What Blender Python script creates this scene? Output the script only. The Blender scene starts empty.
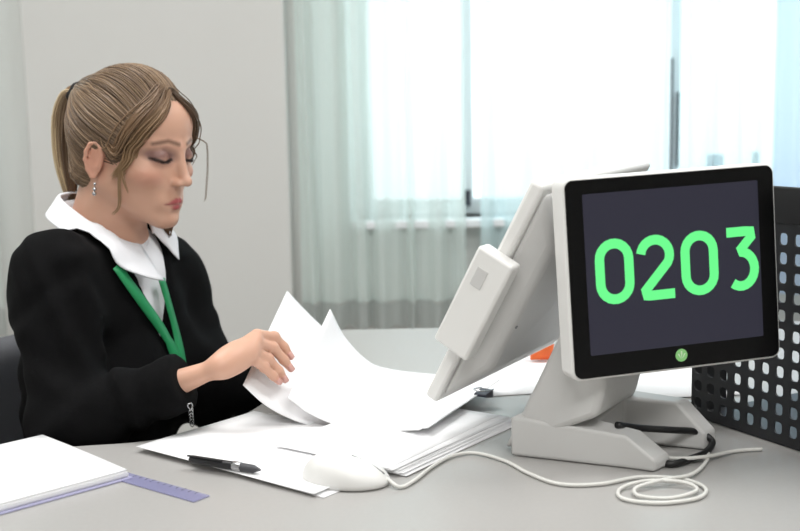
import bpy, bmesh, math, random
import numpy as np
from mathutils import Vector, Matrix
random.seed(4); rng = np.random.default_rng(7)
SC = bpy.context.scene; COL = SC.collection
A = lambda *v: np.array(v, float)
nrm = lambda v: np.asarray(v, float) / np.linalg.norm(v)

# ------------------------------------------------------------------ camera
FPX = 1111.0; CAM = A(0, 0, 1.17); DZ = 0.75
pit = math.atan((265.5 - 110) / FPX); rol = math.radians(1.1)
fw = A(0, math.cos(pit), -math.sin(pit)); u0 = A(0, math.sin(pit), math.cos(pit)); r0 = A(1, 0, 0)
cr = r0 * math.cos(rol) - u0 * math.sin(rol); cu = u0 * math.cos(rol) + r0 * math.sin(rol)
def ray(px, py): return nrm(fw + cr * (px - 400) / FPX - cu * (py - 265.5) / FPX)
def at(px, py, Y): r = ray(px, py); return CAM + r * ((Y - CAM[1]) / r[1])
def desk(px, py, z=0.0): r = ray(px, py); return CAM + r * ((DZ + z - CAM[2]) / r[2])
def onplane(px, py, P, n): r = ray(px, py); return CAM + r * (np.dot(P - CAM, n) / np.dot(r, n))
cam = bpy.data.cameras.new('camera'); co = bpy.data.objects.new('camera', cam); COL.objects.link(co)
cam.sensor_width = 36; cam.lens = FPX * 36 / 800; cam.clip_start = 0.02
co.matrix_world = Matrix(((cr[0], cu[0], -fw[0], CAM[0]), (cr[1], cu[1], -fw[1], CAM[1]), (cr[2], cu[2], -fw[2], CAM[2]), (0, 0, 0, 1)))
cam.dof.use_dof = True; cam.dof.focus_distance = 1.42; cam.dof.aperture_fstop = 5.0
SC.camera = co

# ------------------------------------------------------------------ materials
def lin(c): return tuple(((x / 255 + .055) / 1.055) ** 2.4 if x > 10 else x / 255 / 12.92 for x in c) + (1,)
def mat(name, rgb, rough=.5, metal=0, bump=None, emit=None, es=1, var=None, spec=.5, sheen=0, sss=0):
    m = bpy.data.materials.new(name); m.use_nodes = True; nt = m.node_tree; b = nt.nodes['Principled BSDF']
    b.inputs['Base Color'].default_value = lin(rgb); b.inputs['Roughness'].default_value = rough
    b.inputs['Metallic'].default_value = metal; b.inputs['Specular IOR Level'].default_value = spec
    if sheen: b.inputs['Sheen Weight'].default_value = sheen
    if sss:
        b.inputs['Subsurface Weight'].default_value = sss; b.inputs['Subsurface Radius'].default_value = (.012, .005, .003); b.inputs['Subsurface Scale'].default_value = .45
    if emit: b.inputs['Emission Color'].default_value = lin(emit); b.inputs['Emission Strength'].default_value = es
    if bump or var:
        tc = nt.nodes.new('ShaderNodeTexCoord')
    if bump:
        n = nt.nodes.new('ShaderNodeTexNoise'); n.inputs['Scale'].default_value = bump[0]; n.inputs['Detail'].default_value = 4
        nt.links.new(tc.outputs['Object'], n.inputs['Vector'])
        bp = nt.nodes.new('ShaderNodeBump'); bp.inputs['Strength'].default_value = bump[1]; bp.inputs['Distance'].default_value = bump[2]
        nt.links.new(n.outputs['Fac'], bp.inputs['Height']); nt.links.new(bp.outputs['Normal'], b.inputs['Normal'])
    if var:
        n = nt.nodes.new('ShaderNodeTexNoise'); n.inputs['Scale'].default_value = var[1]; n.inputs['Detail'].default_value = 5
        nt.links.new(tc.outputs['Object'], n.inputs['Vector'])
        mx = nt.nodes.new('ShaderNodeMix'); mx.data_type = 'RGBA'
        mx.inputs[6].default_value = lin(rgb); mx.inputs[7].default_value = lin(var[0])
        nt.links.new(n.outputs['Fac'], mx.inputs[0]); nt.links.new(mx.outputs[2], b.inputs['Base Color'])
    return m
def attrmat(name, rough, sss=0, spec=.4, noise=None):
    m = mat(name, (200, 160, 140), rough, spec=spec, sss=sss, bump=noise); nt = m.node_tree
    a = nt.nodes.new('ShaderNodeAttribute'); a.attribute_name = 'tint'
    nt.links.new(a.outputs['Color'], nt.nodes['Principled BSDF'].inputs['Base Color']); return m
M = {}
M['wall'] = mat('wall_paint', (214, 213, 210), .9, bump=(60, .05, .002), var=(220, 219, 216, ) and ((218, 217, 214), 3))
M['ceil'] = mat('ceiling_paint', (235, 235, 233), .9)
M['floor'] = mat('floor_vinyl', (165, 160, 152), .5, var=((150, 146, 140), 12))
M['desk'] = mat('desk_laminate', (168, 166, 163), .38, var=((161, 159, 157), 180), bump=(400, .05, .0005))
M['edge'] = mat('desk_edging', (150, 150, 150), .5)
M['white'] = mat('white_plastic', (226, 225, 222), .42, bump=(900, .04, .0003))
M['grey'] = mat('pale_grey_plastic', (200, 199, 197), .45, bump=(900, .06, .0003))
M['dgrey'] = mat('mid_grey_plastic', (118, 118, 120), .5)
M['black'] = mat('black_plastic', (22, 22, 24), .45)
M['bezel'] = mat('black_gloss', (5, 5, 6), .2, spec=.25)
M['perf'] = mat('black_coated_metal', (34, 35, 38), .45)
M['screen'] = mat('lit_dark_screen', (8, 8, 12), .35, spec=.25, emit=(52, 51, 64), es=.62)
M['digit'] = mat('green_digits', (20, 60, 30), .6, emit=(104, 244, 138), es=.80)
M['logo'] = mat('green_mark', (120, 170, 110), .5, emit=(95, 150, 85), es=.5)
M['logo2'] = mat('pale_mark', (215, 230, 205), .5)
M['glassdark'] = mat('dark_touch_glass', (30, 32, 36), .12)
M['cardigan'] = mat('black_knit', (10, 10, 11), .95, bump=(420, .35, .0012), spec=.12, var=((14, 14, 15), 30))
M['shirt'] = mat('white_cotton', (236, 237, 241), .85, bump=(300, .15, .0006))
M['trouser'] = mat('dark_trousers', (28, 29, 33), .9)
M['green'] = mat('green_ribbon', (26, 140, 82), .5, var=((36, 152, 94), 60))
M['metal'] = mat('bright_metal', (190, 190, 192), .25, metal=1)
M['tie'] = mat('black_hair_tie', (26, 24, 24), .8, bump=(250, .6, .003))
M['skin'] = attrmat('skin', .45, sss=.12, noise=(500, .06, .0006))
M['hair'] = attrmat('hair', .42, spec=.35)
M['lash'] = mat('dark_lashes', (30, 22, 20), .6)
M['chair'] = mat('charcoal_upholstery', (82, 82, 86), .95, bump=(500, .4, .001))
M['orange'] = mat('orange_wrapper', (235, 120, 30), .4, var=((215, 60, 25), 60))
M['blue'] = mat('blue_card', (36, 52, 120), .6)
M['frame'] = mat('window_plastic', (236, 238, 240), .4)
M['handle'] = mat('dark_handle', (60, 62, 72), .4)
M['cablew'] = mat('white_cable', (214, 213, 208), .45)
M['cableb'] = mat('black_cable', (20, 20, 21), .45)
M['violet'] = mat('violet_plastic', (150, 150, 190), .3); M['violet'].node_tree.nodes['Principled BSDF'].inputs['Alpha'].default_value = .45
M['clear'] = mat('folder_plastic', (178, 176, 206), .2)
M['pen'] = mat('pen_black', (24, 24, 27), .35)
M['pengrip'] = mat('pen_grip', (70, 70, 74), .6)
M['pap'] = mat('plain_paper', (240, 240, 241), .8)
def paper_print(name, sx, sy):
    m = mat(name, (242, 242, 243), .8); nt = m.node_tree; b = nt.nodes['Principled BSDF']
    tc = nt.nodes.new('ShaderNodeTexCoord'); mp = nt.nodes.new('ShaderNodeMapping'); mp.inputs['Scale'].default_value = (sx, sy, 1)
    br = nt.nodes.new('ShaderNodeTexBrick'); br.inputs['Scale'].default_value = 1; br.inputs['Mortar Size'].default_value = .32; br.inputs['Mortar Smooth'].default_value = .4
    br.inputs['Brick Width'].default_value = 1.3; br.inputs['Row Height'].default_value = 1
    for k, v in (('Color1', (196, 196, 202)), ('Color2', (216, 216, 220)), ('Mortar', (242, 242, 243))): br.inputs[k].default_value = lin(v)
    nz = nt.nodes.new('ShaderNodeTexNoise'); nz.inputs['Scale'].default_value = 7
    nt.links.new(tc.outputs['UV'], nz.inputs['Vector'])
    mx = nt.nodes.new('ShaderNodeMix'); mx.data_type = 'RGBA'; mx.inputs[6].default_value = lin((242, 242, 243))
    rp = nt.nodes.new('ShaderNodeMapRange'); rp.inputs[1].default_value = .45; rp.inputs[2].default_value = .45
    nt.links.new(nz.outputs['Fac'], rp.inputs[0]); nt.links.new(rp.outputs[0], mx.inputs[0])
    nt.links.new(tc.outputs['UV'], mp.inputs['Vector']); nt.links.new(mp.outputs['Vector'], br.inputs['Vector'])
    nt.links.new(br.outputs['Color'], mx.inputs[7]); nt.links.new(mx.outputs[2], b.inputs['Base Color']); return m
M['print'] = paper_print('printed_paper', 26, 46); M['print2'] = paper_print('printed_form', 8, 14)
def sheer(name, rgb, alpha):
    m = bpy.data.materials.new(name); m.use_nodes = True; nt = m.node_tree; nt.nodes.clear()
    o = nt.nodes.new('ShaderNodeOutputMaterial'); t = nt.nodes.new('ShaderNodeBsdfTranslucent'); d = nt.nodes.new('ShaderNodeBsdfDiffuse'); x = nt.nodes.new('ShaderNodeBsdfTransparent')
    for s in (t, d): s.inputs['Color'].default_value = lin(rgb)
    a = nt.nodes.new('ShaderNodeMixShader'); a.inputs[0].default_value = .5; b = nt.nodes.new('ShaderNodeMixShader'); b.inputs[0].default_value = alpha
    nt.links.new(d.outputs[0], a.inputs[1]); nt.links.new(t.outputs[0], a.inputs[2])
    nt.links.new(x.outputs[0], b.inputs[1]); nt.links.new(a.outputs[0], b.inputs[2]); nt.links.new(b.outputs[0], o.inputs[0]); return m
M['sheer'] = sheer('sheer_green_white', (240, 249, 246), .83)
M['sheer2'] = sheer('sheer_cool_white', (228, 246, 248), .78)
M['drape'] = sheer('blue_drape', (206, 224, 244), .94)
M['lower_band'] = sheer('sheer_band_grey', (205, 210, 208), .9)
def glassmat():
    m = bpy.data.materials.new('window_glass'); m.use_nodes = True; nt = m.node_tree; nt.nodes.clear()
    o = nt.nodes.new('ShaderNodeOutputMaterial'); x = nt.nodes.new('ShaderNodeBsdfTransparent'); g = nt.nodes.new('ShaderNodeBsdfGlossy'); g.inputs['Roughness'].default_value = .02
    x.inputs['Color'].default_value = (.93, .97, .97, 1); a = nt.nodes.new('ShaderNodeMixShader'); a.inputs[0].default_value = .06
    nt.links.new(x.outputs[0], a.inputs[1]); nt.links.new(g.outputs[0], a.inputs[2]); nt.links.new(a.outputs[0], o.inputs[0]); return m
M['glass'] = glassmat()

# ------------------------------------------------------------------ mesh helpers
ORG = {}
def tag(o, label=None, cat=None, group=None, kind=None):
    for k, v in (('label', label), ('category', cat), ('group', group), ('kind', kind)):
        if v: o[k] = v
    return o
def empty(name, loc, label, cat, group=None):
    o = bpy.data.objects.new(name, None); COL.objects.link(o); o.location = loc; o.empty_display_size = .05
    ORG[o.name] = np.array(loc, float); return tag(o, label, cat, group)
def mk(name, V, F, m, parent=None, smooth=True, bevel=0, seg=2, subs=0, solid=0, uv=None, tint=None, auto=None):
    V = np.asarray(V, float); org = ORG[parent.name] if parent else V.mean(0) * A(1, 1, 0) + A(0, 0, V[:, 2].min())
    me = bpy.data.meshes.new(name); me.from_pydata((V - org).tolist(), [], [list(map(int, f)) for f in F]); me.materials.append(m)
    if smooth: me.polygons.foreach_set('use_smooth', [True] * len(me.polygons))
    if uv is not None:
        l = me.uv_layers.new(name='UVMap'); vi = np.zeros(len(me.loops), int); me.loops.foreach_get('vertex_index', vi)
        l.data.foreach_set('uv', np.asarray(uv)[vi].ravel())
    if tint is not None:
        a = me.attributes.new('tint', 'FLOAT_COLOR', 'POINT'); a.data.foreach_set('color', np.c_[tint, np.ones(len(tint))].ravel())
    me.validate(); me.update()
    o = bpy.data.objects.new(name, me); COL.objects.link(o)
    if parent: o.parent = parent
    else: o.location = org
    ORG[o.name] = org
    if solid: md = o.modifiers.new('s', 'SOLIDIFY'); md.thickness = solid; md.offset = 0
    if bevel: md = o.modifiers.new('b', 'BEVEL'); md.width = bevel; md.segments = seg; md.limit_method = 'ANGLE'; md.angle_limit = math.radians(35)
    if subs: md = o.modifiers.new('u', 'SUBSURF'); md.levels = subs; md.render_levels = subs
    if smooth and auto is not None:
        bm = bmesh.new(); bm.from_mesh(me)
        for e in bm.edges:
            if len(e.link_faces) == 2 and e.calc_face_angle(0) > math.radians(auto): e.smooth = False
        bm.to_mesh(me); bm.free()
    return o
class MB:
    def __init__(s): s.V = []; s.F = []; s.n = 0
    def add(s, V, F):
        V = np.asarray(V, float).reshape(-1, 3); s.F += [[i + s.n for i in f] for f in F]; s.V.append(V); s.n += len(V); return s
    def box(s, c, d, R=None):
        c = np.asarray(c, float); d = np.asarray(d, float) / 2; R = np.eye(3) if R is None else R
        V = [c + R @ (d * A(x, y, z)) for x in (-1, 1) for y in (-1, 1) for z in (-1, 1)]
        return s.add(V, [(0, 1, 3, 2), (4, 6, 7, 5), (0, 4, 5, 1), (2, 3, 7, 6), (0, 2, 6, 4), (1, 5, 7, 3)])
    def prism(s, poly, vec):
        P = np.asarray(poly, float); n = len(P); V = np.r_[P, P + np.asarray(vec, float)]
        return s.add(V, [list(range(n))[::-1], list(range(n, 2 * n))] + [(i, (i + 1) % n, n + (i + 1) % n, n + i) for i in range(n)])
    def tube(s, pts, r, k=8, capped=True):
        P = np.asarray(pts, float); n = len(P); r = np.broadcast_to(r, n); T = np.gradient(P, axis=0); T /= np.linalg.norm(T, axis=1)[:, None] + 1e-12
        a = A(0, 0, 1) if abs(T[0][2]) < .9 else A(1, 0, 0); N = nrm(np.cross(T[0], a)); V = []
        for i in range(n):
            N = nrm(N - T[i] * np.dot(N, T[i])); B = np.cross(T[i], N)
            V += [P[i] + r[i] * (math.cos(t) * N + math.sin(t) * B) for t in np.arange(k) * 2 * math.pi / k]
        F = [(i * k + j, i * k + (j + 1) % k, (i + 1) * k + (j + 1) % k, (i + 1) * k + j) for i in range(n - 1) for j in range(k)]
        if capped: F += [list(range(k))[::-1], list(range((n - 1) * k, n * k))]
        return s.add(V, F)
    def build(s, name, m, parent=None, **kw): return mk(name, np.concatenate(s.V), s.F, m, parent, **kw)
def crom(P, n=12):
    P = np.asarray(P, float); P = np.r_[[2 * P[0] - P[1]], P, [2 * P[-1] - P[-2]]]; out = []
    for i in range(1, len(P) - 2):
        for t in np.linspace(0, 1, n, endpoint=False):
            a, b, c, d = P[i - 1:i + 3]
            out.append(.5 * (2 * b + (c - a) * t + (2 * a - 5 * b + 4 * c - d) * t * t + (3 * b - a - 3 * c + d) * t ** 3))
    out.append(P[-2]); return np.array(out)
def resamp(P, n):
    P = np.asarray(P, float); s = np.r_[0, np.cumsum(np.linalg.norm(np.diff(P, axis=0), axis=1))]; t = np.linspace(0, s[-1], n)
    return np.stack([np.interp(t, s, P[:, k]) for k in range(P.shape[1])], 1)
def grid(fn, nu, nv):
    V = [fn(i / (nu - 1), j / (nv - 1)) for j in range(nv) for i in range(nu)]
    F = [(j * nu + i, j * nu + i + 1, (j + 1) * nu + i + 1, (j + 1) * nu + i) for j in range(nv - 1) for i in range(nu - 1)]
    return V, F, [(i / (nu - 1), j / (nv - 1)) for j in range(nv) for i in range(nu)]
def struct(o): o['kind'] = 'structure'; return o
Z = A(0, 0, 1)
def d3(p): return A(p[0], p[1], 0)

# ------------------------------------------------------------------ room
WY = 3.4; XL, XR, YB, ZT = -2.6, 3.2, -2.2, 2.8
W1, W2 = at(356, 150, WY)[0], 2.05; WZ0, WZ1 = .84, 2.35
W3, W4 = -2.3, -1.32
b = MB()
T = .25
def wallbox(x0, x1, z0, z1): b.box(((x0 + x1) / 2, WY + T / 2, (z0 + z1) / 2), (x1 - x0, T, z1 - z0))
for x0, x1 in ((XL, W3), (W4, W1), (W2, XR)): wallbox(x0, x1, 0, ZT)
for x0, x1 in ((W3, W4), (W1, W2)): wallbox(x0, x1, 0, WZ0); wallbox(x0, x1, WZ1, ZT)
struct(b.build('wall_back', M['wall'], smooth=False))
px0, px1 = at(28, 150, WY - .07)[0], at(288, 150, WY - .07)[0]
struct(MB().box(((px0 + px1) / 2, WY - .035, ZT / 2), (px1 - px0, .069, ZT)).build('trim_1', M['wall'], smooth=False, bevel=.008))
struct(MB().box((XL - .05, (WY + YB) / 2, ZT / 2), (.1, WY - YB, ZT)).build('wall_left', M['wall'], smooth=False))
struct(MB().box((XR + .05, (WY + YB) / 2, ZT / 2), (.1, WY - YB, ZT)).build('wall_right', M['wall'], smooth=False))
struct(MB().box(((XL + XR) / 2, YB - .05, ZT / 2), (XR - XL + .2, .1, ZT)).build('wall_front', M['wall'], smooth=False))
struct(MB().box(((XL + XR) / 2, (WY + YB) / 2, -.05), (XR - XL + .2, WY - YB + .6, .1)).build('floor', M['floor'], smooth=False))
struct(MB().box(((XL + XR) / 2, (WY + YB) / 2, ZT + .05), (XR - XL + .2, WY - YB + .6, .1)).build('ceiling', M['ceil'], smooth=False))
def window(n, x0, x1, mull):
    r = empty('window_%d' % n, ((x0 + x1) / 2, WY + .12, WZ0), None, None); struct(r)
    f = MB(); t = .05; yc = WY + .12
    for z in (WZ0 + t / 2, WZ1 - t / 2): f.box(((x0 + x1) / 2, yc, z), (x1 - x0, .06, t))
    for x in [x0 + t / 2, x1 - t / 2] + mull: f.box((x, yc, (WZ0 + WZ1) / 2), (t if x not in mull else .035, .058, WZ1 - WZ0 - 2 * t))
    struct(f.build('window_frame', M['frame'], r, smooth=False, bevel=.004))
    struct(MB().box(((x0 + x1) / 2, yc, (WZ0 + WZ1) / 2), (x1 - x0 - .06, .006, WZ1 - WZ0 - .06)).build('window_pane', M['glass'], r, smooth=False))
    struct(MB().box(((x0 + x1) / 2, WY + .02, WZ0 - .012), (x1 - x0 + .02, .2, .024)).build('window_sill', M['frame'], r, smooth=False, bevel=.004))
    return r
mx1 = at(467, 150, WY + .12)[0]; mx2 = at(672, 150, WY + .12)[0]
wr = window(1, W1, W2, [mx1, mx2, 1.6]); window(2, W3, W4, [-1.8])
for px, ya, yb, w_ in ((671, 58, 172, .005), (678, 92, 166, .007)):
    a, c = at(px, ya, WY + .075), at(px, yb, WY + .075)
    struct(MB().box((c[0], WY + .08, (a[2] + c[2]) / 2), (w_, .012, a[2] - c[2])).build('window_gasket', M['handle'], wr, smooth=False))
for px, py, h in ((467, 198, .05), (756, 160, .05)):
    c = at(px, py, WY + .075)
    struct(MB().box(c + A(0, .008, 0), (.022, .012, h)).box(c + A(0, -.012, -h * .3), (.016, .03, .014)).build('window_handle', M['handle'], wr, smooth=False, bevel=.003))
def curtain(x0, x1, pleats, m, label, ztop=2.62, zb=None, y=WY - .085, amp=.022, lower_band=True, seed=0):
    rg = np.random.default_rng(seed); ph = rg.uniform(0, 6, 6); zb = zb or at(400, 301, y)[2]
    def fn(u, v, z0, z1):
        x = x0 + (x1 - x0) * u; w = 2 * math.pi * pleats * u
        a = amp * (math.sin(w + ph[0] + .8 * math.sin(2.3 * u + ph[1])) + .45 * math.sin(1.73 * w + ph[2]))
        z = z0 + (z1 - z0) * v; k = .75 + .25 * (ztop - z) / 2
        return A(x + .01 * math.sin(w * .5 + z * 1.3), y + a * k, z)
    r = empty('curtain', ((x0 + x1) / 2, y, zb - .08), label, 'curtain')
    V, F, U = grid(lambda u, v: fn(u, v, zb, ztop), int(pleats * 12) + 1, 14); mk('drape', V, F, m, r)
    if lower_band:  # grey strip below the main cloth, scalloped with the pleats
        V, F, U = grid(lambda u, v: fn(u, v, zb - .075 - .012 * abs(math.sin(math.pi * pleats * u + ph[0] / 2)), zb + .004 + .012 * math.sin(2 * math.pi * pleats * u)) + A(0, .004, 0), int(pleats * 12) + 1, 5)
        mk('lower_band', V, F, M['lower_band'], r)
    return r
curtain(at(294, 150, 3.3)[0], at(468, 150, 3.3)[0], 7, M['sheer'], 'pale green sheer curtain hanging beside the pier, left of the terminal', seed=3)
curtain(at(477, 150, 3.3)[0], at(671, 150, 3.3)[0], 5, M['sheer2'], 'bright sheer curtain hanging behind the tilted terminal screen', seed=5)
curtain(at(679, 150, 3.3)[0], at(776, 150, 3.3)[0], 4, M['sheer2'], 'thin white sheer curtain hanging behind the number display', seed=8)
curtain(-1.9, at(-2, 150, 3.3)[0], 7, M['sheer'], 'sheer curtain just showing at the left edge behind the ponytail', seed=9)
curtain(at(773, 150, 3.28)[0], 1.75, 5, M['drape'], 'pale blue drape at the far right edge beside the perforated organiser', y=WY - .12, seed=12)
rail = MB().tube([A(XL + .05, WY - .085, 2.64), A(XR - .05, WY - .085, 2.64)], .012, 10).build('curtain_rail', M['frame']); tag(rail, 'white curtain rail along the window wall above the sheers', 'curtain rail')
c = at(715, 161, WY + .02); bz = WZ0
tag(MB().box((c[0], WY + .02, WZ0 + (c[2] + .02 - WZ0) / 2 + .0005), (.045, .03, c[2] + .02 - WZ0)).build('box', M['blue'], smooth=False, bevel=.003), 'small blue box on the window sill behind the number display', 'box')

# ------------------------------------------------------------------ desk
dk = empty('desk', (.2, 1.5, 0), 'pale grey laminate office desk with a cut-away where the woman sits', 'desk')
eY = desk(60, 446)[1]
outl = [A(-1.05, .55), A(1.3, .55), A(1.3, 2.12), A(-.17, 2.12)]
arc = crom([A(-.17, 2.0), A(-.18, 1.75), A(-.2, 1.6), A(-.25, eY + .085), A(-.33, eY + .02), A(-.42, eY)], 6)
outl += list(arc) + [A(-1.05, eY)]
poly = [A(p[0], p[1], DZ - .028) for p in outl]
MB().prism(poly, A(0, 0, .028)).build('desktop', M['desk'], dk, smooth=False, bevel=.003)
MB().box((.15, .62, .36), (2.2, .02, .72)).build('modesty_panel', M['edge'], dk, smooth=False)
for x in (-1.0, 1.25): MB().box((x, .97, .36), (.03, .6, .72)).build('leg', M['edge'], dk, smooth=False)
MB().box((1.25, 1.75, .36), (.03, .6, .72)).build('leg', M['edge'], dk, smooth=False)
MB().box((.5, 2.09, .36), (1.3, .02, .72)).build('leg', M['edge'], dk, smooth=False)

# ------------------------------------------------------------------ sheets of paper
def flat_sheet(P0, ex, ey, z, name='paper_sheet', m='print', th=.0006, wav=.0015, seed=0, curl=0):
    rg = np.random.default_rng(seed); a, b_ = rg.uniform(0, 6, 2)
    def fn(u, v): return A(*(d3(P0) + d3(ex) * u + d3(ey) * v)[:2], DZ + z + th + wav * (1 + math.sin(3 * u + a) * math.sin(2.5 * v + b_)) + curl * u ** 4)
    V, F, U = grid(fn, 12, 12); return mk(name, V, F, M[m], uv=U, solid=th)
def rect_from(pa, pb, pc, wl, ll):   # origin pa, short edge towards pb, long edge towards pc
    e = d3(desk(*pb) - desk(*pa)); e = nrm(e) * wl; g = A(-e[1], e[0], 0); g = nrm(g) * ll
    if np.dot(g, desk(*pc) - desk(*pa)) < 0: g = -g
    return desk(*pa), e, g
P0, ex, ey = rect_from((140, 452), (250, 418), (290, 476), .21, .297)
o = flat_sheet(P0 + A(.012, .004, 0), ex, ey, 0, seed=2); tag(o, 'printed white sheet underneath, lying on the desk below the resting hand', 'paper')
def rot(v, a): c, s = math.cos(a), math.sin(a); return A(v[0] * c - v[1] * s, v[0] * s + v[1] * c, 0)
o = flat_sheet(P0 + A(-.004, -.002, 0), rot(ex, .03), rot(ey, .03), .0042, seed=5); tag(o, 'printed white sheet on top with the black pen lying on its near edge', 'paper')
Q0 = desk(402, 479); qe = nrm(d3(desk(506, 430) - Q0)); qn = A(-qe[1], qe[0], 0)
for i in range(13):
    a = .02 * math.sin(i * 1.7) + .012 * (i - 6) / 6; s = A(rng.uniform(-.004, .004), rng.uniform(-.004, .004), 0) + qn * (.0012 * i) + qe * (.0006 * (12 - i))
    o = flat_sheet(Q0 + s, rot(qe, a) * .26, rot(qn, a) * .172, .0003 + i * .00075 + (0.0075 if 0 else 0), m='print' if i == 12 else 'pap', wav=.0002, seed=20 + i)
    tag(o, 'white sheet in the fanned pile between the mouse and the terminal base', 'paper', 'sheets in the fanned pile')
def loft(N, Fr, bulge=0):
    N = crom(N, 10); Fr = crom(Fr, 10); N = resamp(N, 40); Fr = resamp(Fr, 40)
    def fn(u, v):
        i = u * 39; k = min(int(i), 38); t = i - k; a = N[k] * (1 - t) + N[k + 1] * t; c = Fr[k] * (1 - t) + Fr[k + 1] * t
        return a * (1 - v) + c * v + Z * bulge * 4 * v * (1 - v) * (1 - u)
    return fn
dz = lambda px, py, z: desk(px, py, z)
S1 = loft([at(243, 385, 1.44), at(268, 407, 1.44), at(305, 424, 1.44), at(350, 431, 1.45), dz(420, 430, .019)],
          [at(287, 291, 1.66), at(312, 317, 1.68), at(345, 346, 1.70), at(385, 368, 1.73), dz(490, 379, .019)])
S2 = loft([at(288, 398, 1.425), at(312, 415, 1.428), at(345, 427, 1.435), at(385, 430, 1.445), dz(428, 428, .022)],
          [at(330, 309, 1.62), at(347, 340, 1.65), at(376, 366, 1.68), at(420, 378, 1.70), dz(500, 380, .022)])
for fn, lab, m in ((S1, 'rear lifted white sheet with its tall pointed corner held by the hand', 'print'), (S2, 'front lifted white sheet curling over beside the fingertips', 'print')):
    V, F, U = grid(fn, 30, 16); tag(mk('paper_sheet', V, F, M[m], uv=[(v, u) for u, v in U], solid=.0008), lab, 'paper')
# far papers behind the terminal
Pz = desk(600, 402)
o = flat_sheet(Pz, A(.21, .02, 0), A(-.03, .297, 0), .0014, m='pap', wav=.0003, seed=41); tag(o, 'white sheet lying on the desk under the number display', 'paper')
o = flat_sheet(desk(486, 397), A(.208, .028, 0), A(-.04, .294, 0), 0, m='pap', wav=.0003, seed=44); tag(o, 'white sheet lying on the far desk between the tilted screen and its neck', 'paper')
# document folder at the left
L0, lx, ly = rect_from((133, 479), (45, 442), (0, 512), .22, .30)
fd = empty('document_folder', tuple(d3(L0) + Z * DZ), 'clear plastic folder of printed forms on the near left desk corner', 'folder')
def slab(P, e, g, z0, z1): b = MB(); q = [d3(P), d3(P) + e, d3(P) + e + g, d3(P) + g]; b.prism([x + Z * (DZ + z0) for x in q], Z * (z1 - z0)); return b
slab(L0, lx, ly, .0006, .0022).build('cover', M['clear'], fd, smooth=False)
for k in range(4):
    e1 = lx * .95; slab(L0 + lx * .02 + ly * .012 + A(rng.uniform(-.002, .002), rng.uniform(-.002, .002), 0), e1, ly * .97, .0024 + k * .0022, .0024 + k * .0022 + .002).build('page', M['pap'], fd, smooth=False)
def fn(u, v): p = d3(L0) + lx * (.02 + .95 * u) + ly * (.015 + .96 * v); return A(p[0], p[1], DZ + .0114 + .001 * math.sin(3 * u))
V, F, U = grid(fn, 10, 10); mk('page', V, F, M['print2'], fd, uv=U, solid=.0005)
# ruler
R0 = desk(118, 476); R1 = desk(202, 500); re = nrm(d3(R1 - R0)); rn = A(-re[1], re[0], 0)
ru = empty('ruler', tuple(d3(R0) + Z * DZ), 'violet translucent plastic ruler on the desk beside the folder', 'ruler')
slab(R0 + rn * -.012, d3(R1 - R0), rn * .024, .0004, .002).build('strip', M['violet'], ru, smooth=False, bevel=.0006)
for k in range(2, 13):
    q = R0 + re * (.0105 * k); 
    MB().box(d3(q) + rn * .008 + Z * (DZ + .0022), (.0006, .005 if k % 5 else .008, .0003), np.stack([re, rn, Z], 1)).build('graduation', M['handle'], ru, smooth=False)
# pen
p0, p1 = desk(190, 459, .0125), desk(261, 470, .0125); pd = nrm(p1 - p0); pl = np.linalg.norm(p1 - p0)
pn = empty('pen', tuple(p0), 'black ballpoint pen lying on the near edge of the white sheets', 'pen')
MB().tube([p0 + pd * t * pl for t in (.0, .03, .3, .62)], [.003, .0052, .0052, .0052], 14).build('barrel', M['pen'], pn, auto=40)
MB().tube([p0 + pd * t * pl for t in (.62, .63, .72, .73)], [.0053, .0057, .0057, .0053], 14).build('ring', M['metal'], pn, auto=40)
MB().tube([p0 + pd * t * pl for t in (.73, .9, .97, 1)], [.0052, .0048, .002, .0008], 14).build('grip', M['pengrip'], pn, auto=40)
MB().box(p0 + pd * .22 * pl + A(0, -.004, .0052), (.05, .0035, .0016), np.stack([pd, nrm(np.cross(Z, pd)), Z], 1)).build('clip', M['black'], pn, smooth=False, bevel=.0006)
# binder clip
bc = desk(492, 394, .022); bcR = np.stack([qn, -qe, Z], 1)
bl = empty('binder_clip', tuple(bc), 'dark binder clip on the right edge of the paper pile', 'binder clip')
MB().prism([bc + qe * .004 + Z * -.006, bc + qe * .004 + Z * .006, bc + qe * -.016 + Z * .002, bc + qe * -.016 + Z * -.002], qn * .02).build('jaw', M['handle'], bl, smooth=False, bevel=.001)
MB().tube(crom([bc + qe * .004 + Z * .006, bc + qe * -.016 + Z * .008, bc + qe * -.022 + qn * .01 + Z * .008, bc + qe * -.016 + qn * .02 + Z * .008, bc + qe * .004 + qn * .02 + Z * .006], 5), .001, 6).build('wire_handle', M['metal'], bl)

# ------------------------------------------------------------------ mouse
ma = desk(300, 482); mb = desk(386, 489); md = nrm(d3(mb - ma)); mn = A(-md[1], md[0], 0); ml = np.linalg.norm(d3(mb - ma)); mc = d3(ma + mb) / 2 + mn * .012
ms = empty('computer_mouse', tuple(mc + Z * DZ), 'white corded computer mouse on the desk in front of the papers', 'mouse')
def msurf(th, t):   # th around, t 0..1 base to top
    c, s = math.cos(th), math.sin(th); sx = abs(c) ** .8 * np.sign(c); sy = abs(s) ** .8 * np.sign(s); k = math.cos(t * math.pi / 2) ** .55 if t < 1 else 0
    x = sx * ml / 2 * (.9 + .1 * k) * k; y = sy * .031 * k * (1 - .12 * math.cos(2 * th)); h = .004 + .030 * math.sin(t * math.pi / 2) * (1 - .30 * (x / (ml / 2) + .2) ** 2 - .14 * x / (ml / 2))
    return mc + md * x + mn * y + Z * (DZ + (h if t > 0 else .002))
nu, nv = 40, 12
V = [msurf(2 * math.pi * i / nu, j / (nv - 1)) for j in range(nv) for i in range(nu)]
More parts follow.
